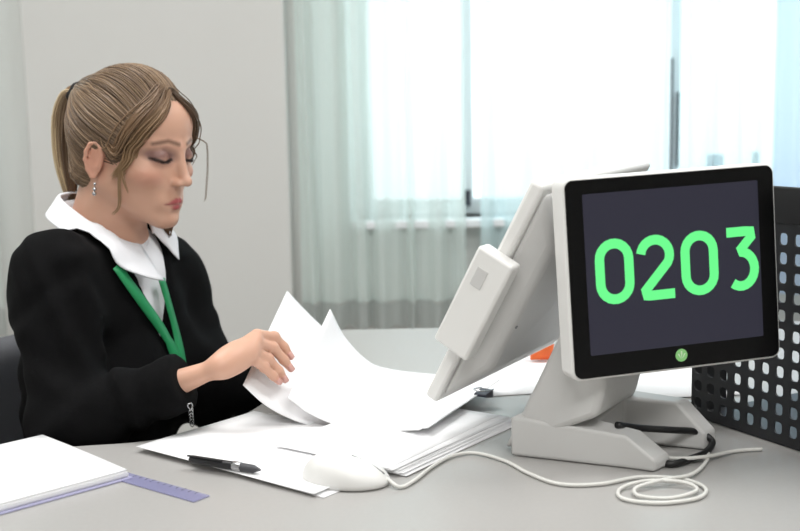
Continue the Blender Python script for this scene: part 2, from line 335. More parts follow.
F = [(j * nu + i, j * nu + (i + 1) % nu, (j + 1) * nu + (i + 1) % nu, (j + 1) * nu + i) for j in range(nv - 1) for i in range(nu)] + [list(range(nu))[::-1]]
mk('shell', V, F, M['white'], ms)
sl = lambda x, y: [msurf(th, t) for th, t in ()]
MB().tube([mc + md * (ml / 2 * x) + Z * (DZ + .0085 + .030 * (1 - .30 * (x + .2) ** 2 - .14 * x) * math.sqrt(max(0, 1 - x * x)) ** .6 - .0045) for x in np.linspace(.15, .9, 10)], .0007, 6).build('button_seam', M['dgrey'], ms)
wx = .5; MB().tube([mc + md * (ml / 2 * wx) + mn * y + Z * (DZ + .0195) for y in (-.0035, -.003, .003, .0035)], [.004, .006, .006, .004], 16).build('scroll_wheel', M['dgrey'], ms)
mcab = [mb + md * -.002 + mn * .012 + Z * .008] + [desk(x, y, z) for x, y, z in ((400, 487, .003), (415, 480, .003), (433, 466, .003), (452, 456, .003), (475, 453, .003), (505, 461, .003), (530, 474, .003), (560, 484, .003), (600, 484, .003), (640, 477, .003), (682, 479, .003), (705, 488, .003), (698, 498, .003), (660, 503, .003), (624, 499, .003), (620, 489, .003), (645, 481, .007), (682, 482, .007), (697, 490, .005), (672, 498, .004), (640, 496, .004), (636, 488, .005), (662, 480, .008), (692, 474, .006), (707, 460, .004), (708, 447, .006))]
MB().tube(crom(mcab, 8), .0022, 8).build('mouse_cable', M['cablew'], ms)

# ------------------------------------------------------------------ point of sale terminal
wv = A(.545, .839, 0); wv = nrm(wv); bv = A(.839, -.545, 0)
TA = at(531, 179, 1.28); TB = min((at(424, 395, y) for y in np.linspace(1.3, 1.6, 301)), key=lambda q: abs(np.dot(TA - q, wv))); tv = TA - TB; tv -= wv * np.dot(tv, wv); TH = np.linalg.norm(tv); tv = nrm(tv); tn = nrm(np.cross(tv, wv)); tn = tn if tn[0] > 0 else -tn
tm = empty('sales_terminal', tuple(d3(TB + wv * .18 + bv * .15) + Z * DZ), 'white tilted touch-screen sales terminal with a number display on its back', 'terminal')
TW = .35
wp = nrm(wv + Z * .026)
def tp(a, b_, c): return TB + wp * a * TW + tv * b_ * TH + tn * c     # a across (0 near), b up, c towards the back
def frust(quad0, quad1):
    V = list(quad0) + list(quad1); return MB().add(V, [(0, 1, 2, 3), (7, 6, 5, 4), (0, 4, 5, 1), (1, 5, 6, 2), (2, 6, 7, 3), (3, 7, 4, 0)])
sh = frust([tp(0, 0, 0), tp(1, 0, 0), tp(1, 1, 0), tp(0, 1, 0)], [tp(0, 0, .019), tp(1, 0, .019), tp(1, 1, .019), tp(0, 1, .019)]).build('screen_housing', M['white'], tm, bevel=.005, seg=3, auto=35)
frust([tp(.03, .03, -.0006), tp(.97, .03, -.0006), tp(.97, .97, -.0006), tp(.03, .97, -.0006)], [tp(.03, .03, .002), tp(.97, .03, .002), tp(.97, .97, .002), tp(.03, .97, .002)]).build('touch_screen', M['glassdark'], sh, smooth=False)
bk = frust([tp(.012, .015, .0185), tp(.988, .015, .0185), tp(.988, .985, .0185), tp(.012, .985, .0185)], [tp(.08, .22, .054), tp(.80, .22, .054), tp(.80, .80, .054), tp(.08, .80, .054)]).build('back_cover', M['grey'], tm, bevel=.010, seg=3, auto=35)
for a, b_, c_ in ((.11, .42, .054), (.035, .86, .026)): MB().tube([tp(a, b_, c_ - .006), tp(a, b_, c_ + .001)], .0022, 10).build('screw_hole', M['dgrey'], bk)
cd = frust([tp(-.07, .27, -.013), tp(0, .27, -.013), tp(0, .70, -.013), tp(-.07, .70, -.013)], [tp(-.07, .27, .038), tp(0, .27, .038), tp(0, .70, .038), tp(-.07, .70, .038)]).build('card_reader', M['white'], tm, bevel=.004, seg=3, auto=35)
frust([tp(-.072, .55, -.002), tp(-.066, .55, -.002), tp(-.066, .63, -.002), tp(-.072, .63, -.002)], [tp(-.072, .55, .014), tp(-.066, .55, .014), tp(-.066, .63, .014), tp(-.072, .63, .014)]).build('badge_plate', M['grey'], cd, smooth=False, bevel=.001)
# base and neck
B0, B1, B3 = desk(510, 456), desk(655, 473), desk(716, 446)
Bm = desk(625, 469); B1b = B1 + (d3(B3 - B1)) * .24; B3b = B3 - (d3(B3 - B1)) * .2
fr = nrm(d3(B0 - B1)); In1 = B1b + fr * .085; In2 = B3b + fr * .10; B0f = B0 + d3(B3 - B1) * 1.02 + wv * .02
Bbm = B1b + fr * .035; Tbm = B3b + fr * .035; Tm = B3 + fr * .035
pl_ = [d3(x) for x in (B0, Bm, B1, B1b, Bbm, In1, In2, Tbm, B3b, B3, Tm, B0f)]
hts = [.050, .040, .014, .014, .040, .048, .060, .058, .022, .022, .058, .060]
n = len(pl_); V = [p + Z * (DZ + .001) for p in pl_] + [p + Z * (DZ + h) for p, h in zip(pl_, hts)]
T_ = [(0, 1, 4, 5), (1, 2, 3, 4), (0, 5, 6, 11), (11, 6, 7, 10), (10, 7, 8, 9)]
F = [t[::-1] for t in T_] + [tuple(n + i for i in t) for t in T_] + [(i, (i + 1) % n, n + (i + 1) % n, n + i) for i in range(n)]
mk('base', V, F, M['grey'], tm, bevel=.004, seg=3, auto=35)
NP = d3(B0) + wv * .008; npx = [(502, 450), (534, 385), (566, 318), (588, 308), (598, 335), (604, 388), (596, 418)]
poly = [onplane(x, y, NP, wv) for x, y in npx]
MB().prism(poly, wv * .13).build('neck', M['grey'], tm, bevel=.008, seg=3, auto=35)
# customer display
DC = at(674.5, 271, 1.255); yaw = math.radians(13)
dn = A(math.sin(yaw), -math.cos(yaw), .05); dn = nrm(dn); dx = A(math.cos(yaw), math.sin(yaw), 0); dx = nrm(dx - dn * np.dot(dx, dn)); dyv = np.cross(dn, dx); dyv = dyv if dyv[2] > 0 else -dyv
rr = math.radians(2.4); dx, dyv = dx * math.cos(rr) + dyv * math.sin(rr), dyv * math.cos(rr) - dx * math.sin(rr)
DS = 1.255 / 1.33; DW, DH = .277, .243
def dp(a, b_, c): return DC + dx * a * DS + dyv * b_ * DS + dn * c
def rrect(w, h, r, c, k=6, cx=0, cy=0):
    P = []
    for sx, sy, a0 in ((1, 1, 0), (-1, 1, 90), (-1, -1, 180), (1, -1, 270)):
        for t in range(k + 1): a = math.radians(a0 + 90 * t / k); P.append((cx + sx * (w / 2 - r) + r * math.cos(a), cy + sy * (h / 2 - r) + r * math.sin(a)))
    return [dp(x, y, c) for x, y in P]
dsp = MB().prism(rrect(DW, DH, .012, -.034), dn * .034).build('customer_display', M['white'], tm, bevel=.0025, seg=2, auto=35); tag(dsp, 'small black screen showing 0203 in green')
fwd = .0
MB().prism(rrect(DW - .006, DH - .006, .010, -.001), dn * .0026).build('bezel', M['bezel'], dsp, auto=35)
MB().prism(rrect(.229, .193, .002, .0012, cx=0, cy=.005), dn * .0007).build('screen', M['screen'], dsp, smooth=False)
MB().prism(rrect(DW - .06, DH - .06, .02, -.058), dn * .026).build('rear_housing', M['grey'], dsp, auto=35, bevel=.004)
am = TB + wv * .5 * TW + tv * .55 * TH + tn * .05
MB().tube(crom([am, am * .5 + dp(0, -.01, -.05) * .5 + Z * .005, dp(0, -.01, -.05)], 6), .017, 14).build('display_arm', M['grey'], tm)
def stroke(P, w, c, closed=False):
    P = np.asarray(P, float); n = len(P)
    if closed: T_ = np.roll(P, -1, 0) - np.roll(P, 1, 0)
    else: T_ = np.gradient(P, axis=0)
    T_ /= np.linalg.norm(T_, axis=1)[:, None]; Nn = np.c_[-T_[:, 1], T_[:, 0]]
    L = P + Nn * w / 2; R = P - Nn * w / 2; V = [dp(*q, c) for q in L] + [dp(*q, c) for q in R] + [dp(*q, c + .0004) for q in L] + [dp(*q, c + .0004) for q in R]
    m_ = n if closed else n - 1; F = []
    for i in range(m_):
        j = (i + 1) % n; F += [(i, j, n + j, n + i), (2 * n + i, 3 * n + i, 3 * n + j, 2 * n + j), (i, 2 * n + i, 2 * n + j, j), (n + i, n + j, 3 * n + j, 3 * n + i)]
    if not closed: F += [(0, n, 3 * n, 2 * n), (n - 1, 3 * n - 1, 4 * n - 1, 2 * n - 1)]
    return V, F
def dig(name, ch, cx, cy, w, h, sw):
    x0, x1, y0, y1 = cx - w / 2, cx + w / 2, cy - h / 2, cy + h / 2
    def arc_(ax, ay, rx, ry, a0, a1, k=12): return [(ax + rx * math.cos(math.radians(a)), ay + ry * math.sin(math.radians(a))) for a in np.linspace(a0, a1, k)]
    r = w / 2
    if ch == '0':
        P = arc_(cx, y1 - r, r, r, 0, 180) + arc_(cx, y0 + r, r, r, 180, 360); V, F = stroke(P, sw, .002, True)
    elif ch == '2':
        P = arc_(cx - .002, y1 - r, r, r, 172, -32, 16) + [(x0 + .001, y0 + .005), (x0 + .003, y0), (x0 + .008, y0)] + [(x1 + .003, y0)]; V, F = stroke(P, sw, .002)
    else:
        P = [(x0, y1), (x1 - .012, y1)] + [(x1 - .004, y1), (x1 - .0035, y1 - .006)] + [(cx - .002, cy + .010)] + arc_(cx - .001, y0 + .021, r * .98, .021, 88, -128, 16); V, F = stroke(P, sw, .002)
    mk('digit', V, F, M['digit'], dsp, smooth=False)
for ch, x in (('0', -.0785), ('2', -.0235), ('0', .0325), ('3', .0885)): dig('digit', ch, x, .007, .0375, .067, .0118)
MB().prism([dp(.003 + .0078 * math.cos(t), -.1035 + .0078 * math.sin(t), .0016) for t in np.linspace(0, 2 * math.pi, 24, endpoint=False)], dn * .0006).build('round_mark', M['logo'], dsp, smooth=False)
lm = MB()
for s in (-1, 0, 1): lm.add([dp(.003 + s * .0005, -.1085, .0024), dp(.003 + s * .0042 - .0011, -.1015 + (.003 if s == 0 else 0), .0024), dp(.003 + s * .0042 + .0011, -.1015 + (.003 if s == 0 else 0), .0024)], [(0, 1, 2)])
lm.build('leaf_mark', M['logo2'], dsp, smooth=False)
# cables
kb = [desk(617, 425, .046), desk(640, 428, .036), desk(672, 430, .03), desk(697, 432, .022), desk(712, 441, .012), desk(706, 452, .006), desk(690, 459, .005), desk(672, 464, .005), desk(655, 460, .005)]
o = MB().tube(crom(kb, 8), .0042, 10).build('black_cable', M['cableb']); tag(o, 'thick black cable looping out of the terminal base', 'cable')
wk = [desk(640, 452, .008), desk(672, 458, .008), desk(703, 457, .008), desk(735, 451, .003), desk(762, 449, .003)]
o = MB().tube(crom(wk, 8), .0024, 8).build('white_cable', M['cablew']); tag(o, 'straight white cable running from the terminal base towards the black organiser', 'cable')

# ------------------------------------------------------------------ perforated organiser
G0, G1 = desk(692, 416), desk(800, 452); gd = nrm(d3(G1 - G0)); gl = .40; gh = at(792, 188, G1[1])[2] - DZ; gn = A(gd[1], -gd[0], 0); gn = gn if gn[0] > 0 else -gn
og = empty('desk_organiser', tuple(d3(G0) + Z * DZ), 'black perforated metal desk organiser at the right edge behind the number display', 'organiser')
def perf(P, e, hgt, L, pitch, hole, nm):
    nx, nz = int(L / pitch), int(hgt / pitch); mx, mz = (L - nx * pitch) / 2, (hgt - nz * pitch) / 2; K = 12; b = MB()
    pt = lambda x, z: P + e * x + Z * z
    sq = [(math.cos(t), math.sin(t)) for t in np.arange(K) * 2 * math.pi / K + math.pi / K]
    for i in range(nx):
        for j in range(nz):
            cx, cz = mx + (i + .5) * pitch, mz + (j + .5) * pitch
            inn = [pt(cx + hole / 2 * np.sign(c) * abs(c) ** .6, cz + hole / 2 * 1.1 * np.sign(s) * abs(s) ** .6) for c, s in sq]
            out = [pt(cx + pitch / 2 * c / max(abs(c), abs(s)), cz + pitch / 2 * s / max(abs(c), abs(s))) for c, s in sq]
            b.add(inn + out, [(k, (k + 1) % K, K + (k + 1) % K, K + k) for k in range(K)])
            cr_ = [pt(cx + sx * pitch / 2, cz + sz * pitch / 2) for sx, sz in ((1, 1), (-1, 1), (-1, -1), (1, -1))]
            for q, kk in zip(cr_, (1, 4, 7, 10)): b.add([q, out[kk - 1] if 0 else out[(kk - 1) % K + 0], out[kk % K]], [(0, 1, 2)]) if 0 else None
            for q, (k0, k1) in zip(cr_, ((0, 1), (4, 5) if 0 else (3, 5), (6, 8) if 0 else (6, 7), (9, 11) if 0 else (9, 10))): pass
            for q in cr_:
                dd = sorted(range(K), key=lambda k: np.linalg.norm(out[k] - q))[:2]; b.add([q, out[dd[0]], out[dd[1]]], [(0, 1, 2)])
    for (x0, x1, z0, z1) in ((0, mx, 0, hgt), (L - mx, L, 0, hgt), (mx, L - mx, 0, mz), (mx, L - mx, hgt - mz, hgt)):
        if x1 - x0 > 1e-5 and z1 - z0 > 1e-5: b.add([pt(x0, z0), pt(x1, z0), pt(x1, z1), pt(x0, z1)], [(0, 1, 2, 3)])
    return b.build(nm, M['perf'], og, smooth=False, solid=.003)
gb = d3(G0) + Z * (DZ + .003)
perf(gb, gd, gh - .048, gl, .0235, .0135, 'side_panel')
MB().box(gb + gd * gl / 2 + Z * (gh - .026), (gl + .008, .007, .045), np.stack([gd, gn, Z], 1)).build('rim', M['black'], og, smooth=False, bevel=.002)
MB().box(gb + gd * gl / 2 + gn * .12, (gl, .24, .004), np.stack([gd, gn, Z], 1)).build('tray', M['perf'], og, smooth=False)
MB().box(gb + gd * gl / 2 + gn * .24 + Z * .03, (gl, .004, .06), np.stack([gd, gn, Z], 1)).build('rear_lip', M['perf'], og, smooth=False)
MB().box(gb + gn * .03 + Z * gh * .5, (.004, .06, gh), np.stack([gd, gn, Z], 1)).build('corner_post', M['perf'], og, smooth=False)

# orange packet on the far desk
oc = desk(542, 361, .0022)
pk = empty('wrapped_packet', tuple(oc), 'small orange and red wrapped packet behind the terminal neck', 'packet')
def fn(u, v):
    a = 2 * math.pi * u; w = math.sin(math.pi * min(max(v, .0), 1)) ** .35
    return oc + A(.02 * math.cos(a) * (.9 if 0 else 1), .014 * math.sin(a) * w, .0) + Z * (.002 + .055 * v)
V, F, U = grid(fn, 20, 10); mk('wrapper', V, F, M['orange'], pk); MB().box(oc + Z * .06, (.036, .002, .010)).build('crimp', M['pap'], pk, smooth=False)

# ------------------------------------------------------------------ implicit surfaces
def _ln(v): return np.sqrt((v * v).sum(-1))
def ell(p, c, r, R=None):
    q = p - np.asarray(c, float)
    if R is not None: q = q @ R
    r = np.asarray(r, float); a = _ln(q / r); b = _ln(q / (r * r)); return a * (a - 1) / np.maximum(b, 1e-9)
def sph(p, c, r): return _ln(p - np.asarray(c, float)) - r
def cap(p, a, b, ra, rb=None):
    a = np.asarray(a, float); b = np.asarray(b, float); rb = ra if rb is None else rb; d = b - a
    t = np.clip(((p - a) @ d) / (d @ d), 0, 1); return _ln(p - a - t[:, None] * d) - (ra + (rb - ra) * t)
def smin(a, b, k): h = np.maximum(k - abs(a - b), 0) / k; return np.minimum(a, b) - h * h * k / 4
def ssub(a, b, k): return -smin(-a, b, k)
def smax(a, b, k): return -smin(-a, -b, k)
def sfold(p, fs, k):
    d = fs[0]
    for f in fs[1:]: d = smin(d, f, k)
    return d
def polygonise(fn, lo, hi, h, n=8, slack=1.5):
    lo = np.asarray(lo, float); nb = np.ceil((np.asarray(hi, float) - lo) / (h * n)).astype(int); W = n * h
    I = np.stack(np.meshgrid(*[np.arange(k) for k in nb], indexing='ij'), -1).reshape(-1, 3)
    d = np.concatenate([fn(lo + (I[i:i + 40000] + .5) * W) for i in range(0, len(I), 40000)])
    I = I[abs(d) < W * .87 * slack]
    g = np.stack(np.meshgrid(*[np.arange(n + 1)] * 3, indexing='ij'), -1)
    NT = nb * n + 2; cid, cpos, quads = [], [], []
    key = lambda c: (c[..., 0] * NT[1] + c[..., 1]) * NT[2] + c[..., 2]
    CH = 60
    for s in range(0, len(I), CH):
        base = I[s:s + CH] * n; G = base[:, None, None, None] + g[None]
        D = fn(lo + G.reshape(-1, 3) * h).reshape(G.shape[:-1]); D = np.where(abs(D) < 1e-9, 1e-9, D); S = D < 0
        cnt = np.zeros(D[:, :-1, :-1, :-1].shape); acc = np.zeros(cnt.shape + (3,))
        sl = lambda a, b: slice(None, -1) if (a, b) == (0, 0) else slice(1, None)
        for ax in range(3):
            o = [k for k in range(3) if k != ax]
            for i in (0, 1):
                for j in (0, 1):
                    s0 = [slice(None)] + [None] * 3; s1 = list(s0); s0[1 + ax] = slice(None, -1); s1[1 + ax] = slice(1, None)
                    for q, v in ((o[0], i), (o[1], j)): s0[1 + q] = s1[1 + q] = slice(v, -1 + v or None)
                    a, b = D[tuple(s0)], D[tuple(s1)]; m = (a < 0) != (b < 0); t = np.where(m, a / np.where(m, a - b, 1), 0)
                    cnt += m; acc[..., ax] += np.where(m, t, 0); acc[..., o[0]] += m * i; acc[..., o[1]] += m * j
        m = cnt > 0; cells = G[:, :-1, :-1, :-1][m]; cid.append(key(cells + 1)); cpos.append(lo + (cells + acc[m] / cnt[m][:, None]) * h)
        for ax in range(3):
            o = [(ax + 1) % 3, (ax + 2) % 3]
            a = S[:, :-1, :-1, :-1]; s1 = [slice(None)] + [slice(None, -1)] * 3; s1[1 + ax] = slice(1, None); b = S[tuple(s1)]
            mm = a != b; c = G[:, :-1, :-1, :-1][mm] + 1; e0 = np.eye(3, dtype=int)[o[0]]; e1 = np.eye(3, dtype=int)[o[1]]
            q = np.stack([key(c - e0 - e1), key(c - e1), key(c), key(c - e0)], 1); fl = ~a[mm]; q[fl] = q[fl][:, ::-1]; quads.append(q)
    cid = np.concatenate(cid); cpos = np.concatenate(cpos); u, ix = np.unique(cid, return_index=True); V = cpos[ix]; Q = np.concatenate(quads)
    k = np.searchsorted(u, Q); k = np.clip(k, 0, len(u) - 1); ok = (u[k] == Q).all(1); return V, k[ok]
def grad(fn, P, e=.001): return np.stack([fn(P + e * np.eye(3)[k]) - fn(P - e * np.eye(3)[k]) for k in range(3)], 1) / (2 * e)
def project(fn, P, off=0, it=6):
    P = np.array(P, float)
    for _ in range(it):
        g = grad(fn, P); g /= np.linalg.norm(g, axis=1)[:, None] + 1e-9; P = P - g * (fn(P) - off)[:, None]
    return P
def march(fn, px, py, t0=1.0, t1=2.2):
    r = ray(px, py); t = t0
    for _ in range(120):
        d = fn((CAM + r * t)[None])[0]
        if d < .0004: break
        t += d * .7
        if t > t1: return None
    return CAM + r * t

# ------------------------------------------------------------------ frames
HO = at(135, 151, 1.64)
def hframe(yaw, th):
    y, t = math.radians(yaw), math.radians(th)
    f = A(math.cos(y) * math.cos(t), -math.sin(y) * math.cos(t), -math.sin(t)); r = nrm(np.cross(f, Z)); u = np.cross(r, f); return np.stack([-r, f, u], 1)   # columns l f u
HR = hframe(27, 9); HS = .0099
def h2w(q): return HO + (np.asarray(q, float) * HS) @ HR.T
def w2h(p): return (p - HO) @ HR / HS
SF = nrm(A(.906, -.423, 0)); SL = np.cross(Z, SF); TR = np.stack([SL, SF, Z], 1)
shN = at(55, 273, 1.52); shF = at(172, 291, 1.80); SO = (shN + shF) / 2
elN = at(72, 424, 1.455); wrN = at(221, 366, 1.415); elF = at(214, 394, 1.75); wrF = at(286, 384, 1.60)
LEAN = .16
def t2(p): q = (p - SO) @ TR; q[:, 1] -= LEAN * q[:, 2]; return q
def t2w(l, f, u): return SO + TR @ A(l, f + LEAN * u, u)
NB = at(104, 240, 1.665); HW = np.linalg.norm((shN - shF)) / 2

# ------------------------------------------------------------------ head, in head units (cm)
def rotx(a): a = math.radians(a); return np.array([[1, 0, 0], [0, math.cos(a), -math.sin(a)], [0, math.sin(a), math.cos(a)]])
def head(h):
    q = h.copy(); q[:, 0] = abs(q[:, 0])
    d = ell(h, (0, -1.2, 2.8), (7.0, 9.0, 8.0))
    d = smin(d, ell(h, (0, 1.8, -2.8), (5.9, 6.5, 7.2)), 2.0)
    d = smin(d, ell(h, (0, 3.4, 4.6), (5.7, 4.9, 4.4)), 2.0)
    d = smin(d, cap(q, (4.9, -.6, -4.6), (1.2, 6.2, -8.9), 1.4, 1.35), 2.0)
    d = smin(d, sph(h, (0, 7.0, -8.9), 1.35), 1.4)
    d = smin(d, ell(q, (4.1, 4.9, -2.2), (1.9, 2.4, 1.6)), 1.8)
    d = smin(d, cap(q, (.9, 7.9, 2.2), (4.3, 6.3, 2.3), .65, .5), 1.0)
    d = ssub(d, ell(q, (2.9, 9.1, .5), (1.75, 1.5, 1.1)), 1.0)
    d = smin(d, ell(q, (2.85, 6.75, .35), (1.45, 1.32, 1.15)), .35)
    d = smin(d, cap(h, (0, 8.1, 1.4), (0, 9.7, -2.7), .45, .66), 1.4)
    d = smin(d, sph(h, (0, 10.0, -2.95), .70), .5)
    d = smin(d, ell(q, (.95, 8.95, -3.3), (.55, .85, .55)), .6)
    d = ssub(d, ell(q, (.48, 9.35, -3.9), (.25, .45, .28)), .2)
    d = smin(d, ell(h, (0, 6.9, -6.3), (2.7, 1.6, 1.9)), 1.0)
    d = smin(d, cap(q, (.35, 8.5, -6.0), (1.95, 7.6, -6.45), .4, .16), .3)
    d = smin(d, cap(q, (0, 8.36, -6.95), (1.6, 7.6, -6.7), .46, .2), .3)
    d = ssub(d, cap(q, (0, 8.9, -6.47), (2.1, 7.85, -6.55), .11, .08), .15)
    d = ssub(d, ell(h, (0, 8.75, -7.85), (1.4, .55, .4)), .6)
    E = A(6.9, -1.1, -1.2); R = rotx(-10)
    ep = [E + R @ A(l, f, u) for l, f, u in ((.25, .9, -.2), (.35, .95, .9), (.45, .75, 2.0), (.6, -.1, 2.65), (.85, -1.0, 2.2), (1.0, -1.35, 1.0), (.95, -1.25, -.3), (.7, -.7, -1.6), (.4, .1, -2.5), (.3, .5, -2.3))]
    e = ell(q, E + A(.1, -.15, .2), (.5, 1.5, 2.85), R)
    for a, b in zip(ep[:-1], ep[1:]): e = smin(e, cap(q, a, b, .31), .22)
    e = smin(e, cap(q, E + R @ A(.5, -.55, 1.5), E + R @ A(.55, -.75, -.6), .24), .2)
    e = smin(e, cap(q, E + R @ A(.3, .85, -.7), E + R @ A(.3, .75, -.2), .28), .2)
    e = ssub(e, ell(q, E + R @ A(1.0, .1, -.1), (.62, .62, 1.0), R), .35)
    return smin(d, e, .5)
# ------------------------------------------------------------------ hands
fingN = [  # knuckle, middle joint, end joint, tip
    [(257, 335, 1.472), (274, 337, 1.494), (284, 347, 1.499), (291, 357, 1.499)],
    [(256, 343, 1.460), (273, 348, 1.481), (284, 360, 1.486), (291, 369, 1.487)],
    [(253, 351, 1.448), (268, 359, 1.465), (279, 371, 1.471), (285, 380, 1.473)],
    [(250, 358, 1.440), (264, 367, 1.453), (273, 376, 1.459), (279, 382, 1.462)]]
fingN = [[at(*j) for j in f] for f in fingN]
fr_r = [.0074, .0076, .0073, .0066]
thN = [at(234, 358, 1.430), at(249, 350, 1.485), at(266, 352, 1.535), at(280, 358, 1.552)]
def handN(p):
    d = cap(p, wrN, wrN * .55 + fingN[1][0] * .45, .0165, .0165)
    for f, r in zip(fingN, fr_r): d = smin(d, cap(p, wrN * .8 + f[0] * .2, f[0], .013, r * 1.15), .012)
    d = smin(d, cap(p, thN[0], thN[1], .013, .0105), .014); d = smin(d, cap(p, thN[1], thN[2], .0098, .0088), .005); d = smin(d, cap(p, thN[2], thN[3], .0088, .0066), .004)
    for f, r in zip(fingN, fr_r):
        g = smin(smin(cap(p, f[0], f[1], r * 1.08, r), cap(p, f[1], f[2], r * .98, r * .86), .004), cap(p, f[2], f[3], r * .86, r * .66), .004)
        g = smin(g, sph(p, f[1], r * 1.04), .003); d = smin(d, g, .0022)
    return d
hdF = nrm(A(.82, -.5, -.05)); hsF = nrm(np.cross(Z, hdF))
def handF(p):
    d = cap(p, wrF, wrF + hdF * .05, .019, .021)
    for k in range(4):
        b = wrF + hdF * .075 + hsF * (.027 - .018 * k); L = (.030, .036, .034, .026)[k]
        d = smin(d, cap(p, wrF + hdF * .02, b, .014, .0098), .014)
        m = b + hdF * L + Z * -.004; g = smin(cap(p, b, m, .0086, .0082), cap(p, m, m + hdF * L * .8 - Z * .012, .0080, .0062), .004); d = smin(d, g, .004)
    a = wrF + hdF * .02 + hsF * .022; b = a + hdF * .03 + hsF * .018; return smin(smin(d, cap(p, a, b, .012, .010), .012), cap(p, b, b + hdF * .035 + hsF * .004, .0095, .007), .004)
# ------------------------------------------------------------------ whole body
HIP = t2w(0, -.02, -.50); kn = [HIP + SF * .42 + SL * s * .10 + Z * .03 for s in (1, -1)]; an = [k + SF * .02 - Z * (k[2] - .09) for k in kn]
def torso(p, g=0.0):
    q = t2(p)
    d = ell(q, (0, -.01, -.12), (.145 + g, .098 + g, .20))
    d = smin(d, cap(q, (-HW + .03, -.012, -.012), (HW - .03, -.012, -.012), .05 + g), .05)
    qq = q.copy(); qq[:, 0] = abs(qq[:, 0])
    d = smin(d, ell(qq, (.066, .072, -.15), (.066 + g * .5, .052 + g * .5, .062)), .05)
    d = smin(d, ell(q, (0, -.008, -.34), (.128 + g, .092 + g, .2)), .06)
    d = smin(d, ell(q, (0, -.03, -.5), (.165 + g, .125 + g, .12)), .06)
    d = smin(d, cap(qq, (0, -.045, .062), (HW - .03, -.014, .0), .046 + g, .042 + g), .05)
    return d
def arms(p, g=0.0, wr=True):
    dN = cap(p, shN, elN, .050 + g, .042 + g); dF = cap(p, shF, elF, .050 + g, .042 + g)
    dN = smin(dN, cap(p, elN, wrN, .041 + g, .0190 + g), .02); dF = smin(dF, cap(p, elF, wrF, .041 + g, .022 + g), .02)
    return np.minimum(dN, dF)
def legs(p, g=0.0):
    d = np.full(len(p), 9.)
    for s, k, a in zip((1, -1), kn, an):
        d = np.minimum(d, smin(cap(p, HIP + SL * s * .085 - Z * .02, k, .082 + g, .058 + g), cap(p, k, a, .056 + g, .038 + g), .03))
    return d
neckT = h2w((0, -2.6, -4.5))
def neck(p): return cap(p, neckT, NB + SF * -.01 - Z * .02, .052, .056)
def body(p):
    d = smin(torso(p, -.016), arms(p, -.008), .03); d = smin(d, legs(p, -.012), .04); d = smin(d, neck(p), .03)
    for s, a in zip((1, -1), an): d = smin(d, cap(p, a, a + SF * .14 - Z * .035, .034, .026), .02)
    near = _ln(p - HO) < .30
    if near.any():
        x = d[near]; d[near] = smin(x, head(w2h(p[near])) * HS, .018)
    for c, fn in ((fingN[1][0], handN), (wrF + hdF * .07, handF)):
        near = _ln(p - c) < .17
        if near.any(): x = d[near]; d[near] = smin(x, fn(p[near]), .012)
    return d
PR = empty('person', tuple(d3(SO)), 'woman in a black knit cardigan, white collar and green lanyard turning sheets at the desk', 'person')
lo, hi = A(-.75, 1.2, .02), A(.16, 2.05, 1.36)
def crop_poly(fn, pts, pad, h, **k): pts = np.array(pts); return polygonise(fn, pts.min(0) - pad, pts.max(0) + pad, h, **k)
V, F = polygonise(body, lo, hi, .0023)
def relax(V, F, it=2, lam=.4):
    E = np.unique(np.sort(np.r_[F[:, [0, 1]], F[:, [1, 2]], F[:, [2, 3]], F[:, [3, 0]]], 1), axis=0); deg = np.bincount(E.ravel(), minlength=len(V))[:, None]
    for _ in range(it):
        S = np.zeros_like(V)
        for k in range(3): S[:, k] = np.bincount(E[:, 0], V[E[:, 1], k], len(V)) + np.bincount(E[:, 1], V[E[:, 0], k], len(V))
        V = V + lam * (S / np.maximum(deg, 1) - V)
    return V
V = relax(V, F, 2, .35)
L3 = lambda c: np.array(lin(c)[:3])
tint = np.tile(L3((208, 163, 140)), (len(V), 1)); hh = w2h(V); hq = hh.copy(); hq[:, 0] = abs(hq[:, 0])
def paint(w, c): 
    w = np.clip(w, 0, 1)[:, None]; tint[:] = tint * (1 - w) + L3(c) * w
face = (hh[:, 1] > 4) & (abs(hh[:, 2]) < 11) & (_ln(V - HO) < .16)
def seg(p, pts): F2 = A(1, 0, 1); return np.min([cap(p * F2, a * F2, b * F2, 0) for a, b in zip(pts[:-1], pts[1:])], axis=0)
bl = lambda d, r, s: face * np.clip((r - d) / s + .5, 0, 1)
paint(bl(ell(hq, (4.4, 6.2, -2.6), (2.2, 2.2, 1.3)), 0, 1.4) * .35, (204, 132, 112))
paint(np.clip(1.6 - abs(hh[:, 0]) * 0 - _ln((hq - A(7.6, -1, -1.3)) / A(1.2, 2, 3)), 0, 1) * .35, (214, 140, 118))
paint(bl(seg(hq, [A(1.6, 8.0, .5), A(2.9, 8.0, 1.0), A(4.2, 6.9, .7)]), .75, .9) * .8, (112, 80, 80))
paint(bl(seg(hq, [A(1.6, 8.0, -.6), A(2.9, 8.0, -.85), A(4.1, 6.9, -.5)]), .3, .7) * .4, (150, 104, 96))
paint(bl(seg(hq, [A(1.4, 7.7, .0), A(2.8, 8.0, -.34), A(4.3, 6.9, .12)]), .22, .2) * .95, (36, 24, 24))
paint(bl(seg(hq, [A(.9, 8.4, 2.35), A(2.6, 8.2, 2.8), A(4.5, 6.5, 2.3)]), .27, .36) * .8, (96, 70, 56))
lipd = np.minimum(cap(hq, (.35, 8.6, -6.0), (1.95, 7.6, -6.45), .34, .14), cap(hq, (0, 8.45, -6.95), (1.6, 7.6, -6.7), .40, .16))
paint(bl(lipd, .12, .2) * .95, (176, 84, 88))
paint(bl(seg(hq, [A(0, 9.0, -6.48), A(2.0, 8.0, -6.55)]), .1, .16) * .6, (110, 44, 50))
hn = np.min([_ln(V - f[3]) for f in fingN], axis=0); paint(np.clip((.012 - hn) / .008, 0, 1) * .4, (226, 158, 148))
